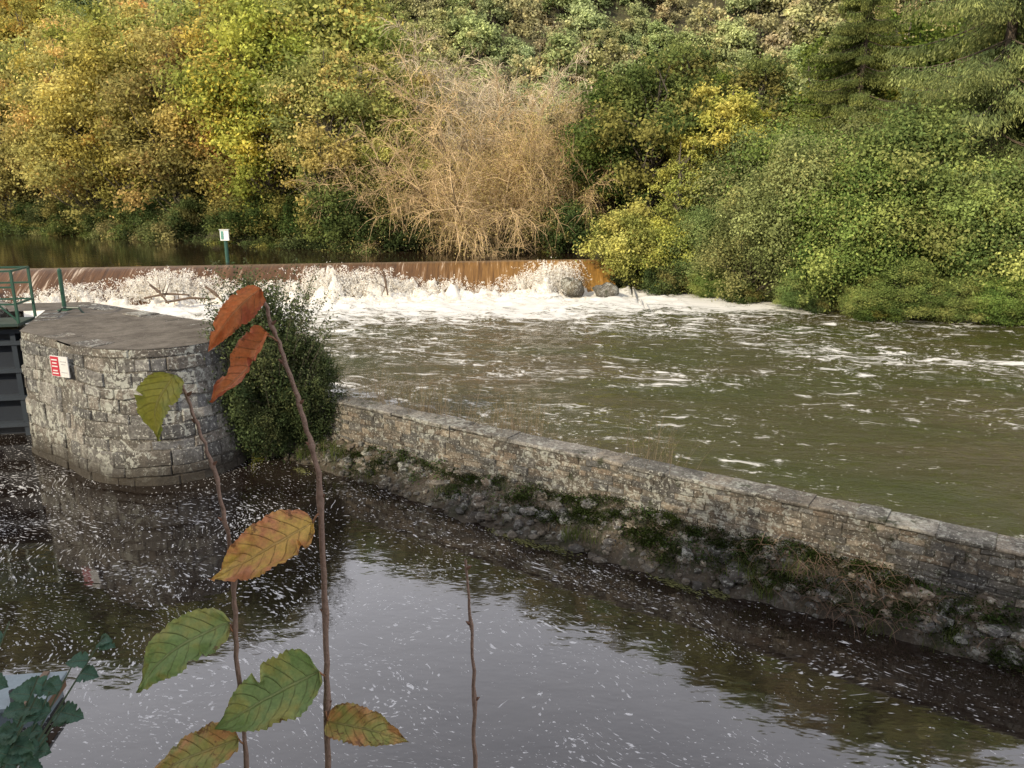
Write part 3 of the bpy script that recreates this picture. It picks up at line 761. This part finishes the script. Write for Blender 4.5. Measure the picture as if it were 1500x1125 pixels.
for x,y,s in [(-8.5,46.7,1.15),(-7,46.4,.9),(-10,46.8,1.2),(3.2,44.8,.9),(-5.4,46.6,.8)]:
    place('laurel_shrub',m_sh[0],(x,y,1.5),s,rg.uniform(0,6))
hf=bpy.data.objects.new('hillside_forest',None); scene.collection.objects.link(hf)
cnt=0
for r in np.concatenate([np.arange(78,165,4.9),np.arange(168,262,10)]):
    sp=4.9 if r<166 else 10.5
    a=-50.
    while a<55:
        a+=math.degrees(sp/r)*rg.uniform(.75,1.25)
        rr=r+rg.normal(0,1.5); x=rr*math.sin(math.radians(a)); y=rr*math.cos(math.radians(a))
        if y<Yb(x)+26: continue
        pn=mn.noise(Vector((x*.03,y*.03,1)))
        m_=m_hl[0] if pn>.12 else (m_hl[1] if rg.random()<.6 else m_hl[2])
        if rg.random()<.25: m_=pick(m_hl)
        s=rg.uniform(.7,1.2)*(1 if r<166 else 1.7)
        place('tree',m_,(x,y,tz(x,y)-1.2),s,rg.uniform(0,6),hf); cnt+=1
for i,x in enumerate(np.arange(-54,8,5.0)):  # unseen trees added behind the camera to shade the foreground
    for k in range(2):
        place('added_shade_tree',pick(m_yg),(x+rg.normal(0,.8)+2*k,-15.0-7*k+rg.normal(0,.8),3.6),rg.uniform(.94,1.06),rg.uniform(0,6))
print('hill trees',cnt)

m_pb=deciduous('privet',51,3.7,1.2,[(.032,.052,.022),(.085,.11,.045),(.12,.135,.055)],.030,105,430,-.02,.05,1.3,fol=FOLN)
place('privet_shrub',m_pb,(-4.8,14.65,.15),(1.0,.85,1.0),.4)
place('privet_shrub',m_pb,(-4.05,14.85,.2),(.72,.65,.66),2.4)
place('privet_shrub',m_pb,(-4.9,14.5,.05),(.6,.6,.5),4.4)
q=QB()
for i in range(190):
    a=rg.uniform(0,6.28); r=rg.uniform(0,1.0); b=np.array([-4.65+r*math.cos(a),14.6+r*.7*math.sin(a),rg.uniform(1.2,3.1)])
    d=np.array([math.cos(a)*.75*r,math.sin(a)*.6*r,1]); l=rg.uniform(.4,.95); e=b+d*l
    tube(q,[b,(b+e)/2,e],[.006,.004,.002],3,(.07,.06,.04),1)
    n=36; t=rg.uniform(.2,1,n)[:,None]; leaves(q,b+(e-b)*t+rg.normal(0,.04,(n,3)),rg.uniform(.016,.032,n),np.array([(.08,.105,.042)])*rg.uniform(.5,1.5,(n,1)),rg=rg)
place('privet_shoots',q.mesh('privet_shoots',[FOLN,BARK]))

# ------------------------------------------------------------------ foreground saplings
def mat_leaf(name,c1,c2,c3,brown):
    m,nt=new_mat(name)
    a=N(nt,'ShaderNodeAttribute',attribute_name='Col').outputs['Color']
    s=N(nt,'ShaderNodeSeparateColor',{0:a}); t,u=s.outputs[0],s.outputs[1]
    au=M(nt,'ABSOLUTE',M(nt,'SUBTRACT',M(nt,'MULTIPLY',u,2),1))
    v=M(nt,'ABSOLUTE',M(nt,'SINE',M(nt,'MULTIPLY',M(nt,'SUBTRACT',t,M(nt,'MULTIPLY',M(nt,'POWER',au,1.3),.20)),29)))
    vein=M(nt,'MAXIMUM',MR(nt,v,.0,.2,.8,0),MR(nt,au,.02,.06,1,0))
    P=POS(nt); n1=NOI(nt,P,30,4,.6); n2=NOI(nt,P,70,5,.7); n3=NOI(nt,P,260,3,.65)
    c=MIX(nt,MR(nt,n1,.35,.65),c1,c2); c=MIX(nt,MR(nt,M(nt,'ADD',n1,M(nt,'MULTIPLY',au,.16)),.55,.72),c,c3)
    c=MIX(nt,MR(nt,M(nt,'ADD',n2,M(nt,'MULTIPLY',M(nt,'POWER',au,3.0),.10)),brown,brown+.06,0,.8),c,(.18,.08,.035))
    c=MIX(nt,M(nt,'MULTIPLY',vein,.35),c,MIX(nt,.5,c2,(.6,.5,.3)))
    c=MIX(nt,1.0,c,MIX(nt,n3,(.6,.6,.6),(1.4,1.4,1.4)),'MULTIPLY')
    h=M(nt,'SUBTRACT',M(nt,'MULTIPLY',n2,.8),vein)
    p=N(nt,'ShaderNodeBsdfPrincipled',{'Base Color':c,'Roughness':.55,'Normal':BUMP(nt,h,.9,.003)}).outputs[0]
    tr=N(nt,'ShaderNodeBsdfTranslucent',{'Color':c}).outputs[0]
    OUT(nt,N(nt,'ShaderNodeMixShader',{0:.45,1:p,2:tr}).outputs[0]); return m
LO=mat_leaf('leaf_russet',(.60,.18,.06),(.66,.28,.11),(.42,.11,.05),.64)
LY=mat_leaf('leaf_yellow',(.72,.50,.12),(.70,.40,.12),(.62,.26,.12),.64)
LYG=mat_leaf('leaf_yellow_green',(.38,.37,.06),(.54,.46,.07),(.28,.32,.06),.66)
LG=mat_leaf('leaf_green',(.22,.33,.11),(.30,.40,.14),(.38,.38,.11),.68)
LGB=mat_leaf('leaf_green_brown',(.28,.32,.09),(.48,.38,.11),(.52,.27,.10),.60)
LD=mat_leaf('leaf_dark_green',(.07,.16,.11),(.10,.20,.14),(.06,.13,.07),.75)
def big_leaf(name,base,tip,width,nrm,mat,parent,curl=.12,fold=.25,seed=0,serr=.10,nt_=60,nu=14,teeth=17,drop=0.,bend=0.):
    base=np.array(base,float); tip=np.array(tip,float)
    A=tip-base; L=np.linalg.norm(A); A/=L; n=np.array(nrm,float); n-=A*n.dot(A); n/=np.linalg.norm(n); S=np.cross(A,n)
    V=[];C=[]
    for i in range(nt_+1):
        t=i/nt_
        sh=math.sin(math.pi*min(1,t**.62))
        wv=width/2*(max(sh,0)**.62)*(1-.30*t**2)*1.10 if 0<t<1 else .0006
        if t>.86: wv*=(1-(t-.86)/.14)**.35*.85+.02
        saw=1-((t*teeth)%1)
        for j in range(nu+1):
            u=j/nu*2-1
            ed=.12*mn.noise(Vector((t*6,np.sign(u)*2,seed*1.7)))
            bite=max(0,mn.noise(Vector((t*9,np.sign(u)*5,seed*2.3+4)))-.34)*2.0
            ww=wv*(1+(ed-bite+serr*(saw-.6))*abs(u)**3)
            wav=L*(.085*mn.noise(Vector((t*3.2,u*1.6,seed*3.1)))+.035*mn.noise(Vector((t*9,u*4,seed))))*(.25+abs(u))
            off=curl*L*math.sin(math.pi*t*.9)+fold*abs(u)**1.3*wv+wav
            p=base+A*L*t+S*(u*ww+bend*L*math.sin(math.pi*t))+n*off+np.array([0,0,-drop*L*(t*t)])-A*(.16*wv*abs(u)*(1-t))+A*.05*wv*abs(u)
            V.append(p); C.append((t,(u+1)/2,0))
    k=nu+1; F=[(i*k+j,(i+1)*k+j,(i+1)*k+j+1,i*k+j+1) for i in range(nt_) for j in range(nu)]
    q=QB(); q.add(V,F,np.array(C)); return place(name,q.mesh(name,[mat],True),parent=parent)
def stem(pts,r0,r1,seed):
    rg=np.random.default_rng(seed); P=np.array(pts,float); k=len(P)
    tt=np.linspace(0,k-1,(k-1)*9+1); Q=np.stack([np.interp(tt,np.arange(k),P[:,i]) for i in range(3)],1)
    for _ in range(3): Q[1:-1]=(Q[:-2]+2*Q[1:-1]+Q[2:])/4
    Q[1:-1]+=rg.normal(0,.0009,(len(Q)-2,3))
    rad=np.linspace(r0,r1,len(Q))*(1+.08*rg.normal(size=len(Q)))
    for i in range(5,len(Q),6): rad[i]*=1.4
    q=QB(); tube(q,Q,rad,8,(.22,.145,.11))
    for i in range(5,len(Q)-1,6):
        d=np.array([1 if (i//6)%2 else -1,-.2,.9]); d/=np.linalg.norm(d)
        tube(q,[Q[i],Q[i]+d*.004,Q[i]+d*.009],[.0015,.0024,.0004],6,(.16,.08,.05))
    return q
BK=mat_attr('sapling_bark',.75,160,.45,.4)
def finish(q,name): return place(name,q.mesh(name,[BK],True))
y0=.85
q=stem([(-.25,.93,3.68),(-.246,.88,4.2),(-.240,y0,4.564),(-.231,y0,4.74),(-.2255,y0,4.967),(-.239,y0,5.042),(-.257,y0,5.114),(-.275,y0,5.176)],.0050,.0021,1)
for b,e in [((-.274,y0,5.172),(-.276,y0-.003,5.188)),((-.262,y0,5.13),(-.271,y0-.004,5.137)),((-.2265,y0,4.925),(-.236,y0-.005,4.912)),((-.233,y0,4.70),(-.241,y0-.005,4.711)),((-.237,y0,4.655),(-.233,y0-.008,4.642))]:
    m_=(np.array(b)+np.array(e))/2+[0,-.003,.002]; tube(q,[b,m_,e],.0013,5,(.25,.12,.06))
s1=finish(q,'hazel_sapling')
big_leaf('leaf_1',(-.2757,y0-.003,5.190),(-.333,y0-.02,5.128),.030,(.75,-.6,.5),LO,s1,.10,.8,1,drop=.05,bend=.06)
big_leaf('leaf_2',(-.2707,y0-.004,5.140),(-.340,y0-.015,5.072),.042,(-.5,-.65,.6),LO,s1,-.06,.55,2,drop=.08,bend=-.06)
big_leaf('leaf_4',(-.236,y0-.005,4.912),(-.350,y0-.03,4.850),.060,(-.35,-.85,.7),LY,s1,.16,.25,4,bend=-.08)
big_leaf('leaf_6',(-.2405,y0-.005,4.712),(-.3656,y0-.03,4.6468),.078,(-.1,-.7,.7),LG,s1,.06,.15,6)
big_leaf('leaf_7',(-.2336,y0-.008,4.642),(-.1297,y0-.02,4.6194),.046,(.1,-.6,.8),LGB,s1,.10,.3,7)
q=stem([(-.36,.93,3.68),(-.352,.88,4.2),(-.345,y0,4.564),(-.343,y0,4.75),(-.3366,y0,4.8437),(-.3455,y0,4.967),(-.364,y0,5.042),(-.377,y0,5.089)],.0041,.0016,2)
for b,e in [((-.376,y0,5.086),(-.381,y0-.003,5.09)),((-.343,y0,4.762),(-.347,y0-.004,4.774)),((-.344,y0,4.60),(-.350,y0-.004,4.612))]:
    m_=(np.array(b)+np.array(e))/2+[0,-.003,.002]; tube(q,[b,m_,e],.0012,5,(.25,.12,.06))
s2=finish(q,'hazel_sapling')
big_leaf('leaf_3',(-.381,y0-.003,5.092),(-.402,y0-.01,5.016),.052,(-.35,-.9,.1),LYG,s2,.12,.3,3,bend=.08)
big_leaf('leaf_5',(-.347,y0-.004,4.780),(-.4604,y0-.02,4.6917),.062,(-.3,-.7,.5),LG,s2,.12,.3,5,bend=.05)
big_leaf('leaf_8',(-.350,y0-.004,4.612),(-.468,y0-.02,4.56),.056,(-.1,-.6,.7),LGB,s2,.12,.25,8)
q=stem([(-.05,.93,3.68),(-.046,.88,4.2),(-.047,y0,4.564),(-.049,y0,4.75),(-.056,y0,4.862)],.0038,.0014,3)
finish(q,'hazel_sapling')
rg=np.random.default_rng(9)
q=QB(); lv=[]
for i in range(10):
    b=np.array([-1.14+rg.normal(0,.05),1.25+rg.normal(0,.03),3.68]); e=np.array([rg.uniform(-1.04,-.84),1.3+rg.normal(0,.05),rg.uniform(4.16,4.43)])
    m_=(b+e)/2+[-.04,0,.05]; tube(q,[b,m_,e],[.004,.003,.0015],5,(.09,.12,.07))
    for k in range(5):
        t=rg.uniform(.45,1.0); p=m_*(1-t)+e*t if t<1 else e; lv.append(p)
pl=place('bramble_plant',q.mesh('bramble_plant',[TWIG],True))
for i,p in enumerate(lv):
    a=rg.uniform(-.6,3.7); l=rg.uniform(.035,.055); d=np.array([math.cos(a)*l,-.2*l,math.sin(a)*l*.5-.008])
    big_leaf('leaflet_%d'%i,p,p+d,l*.75,(rg.normal(0,.4),-.55,.8),LD,pl,.1,.3,40+i,serr=.25,nt_=18,nu=6,teeth=6)
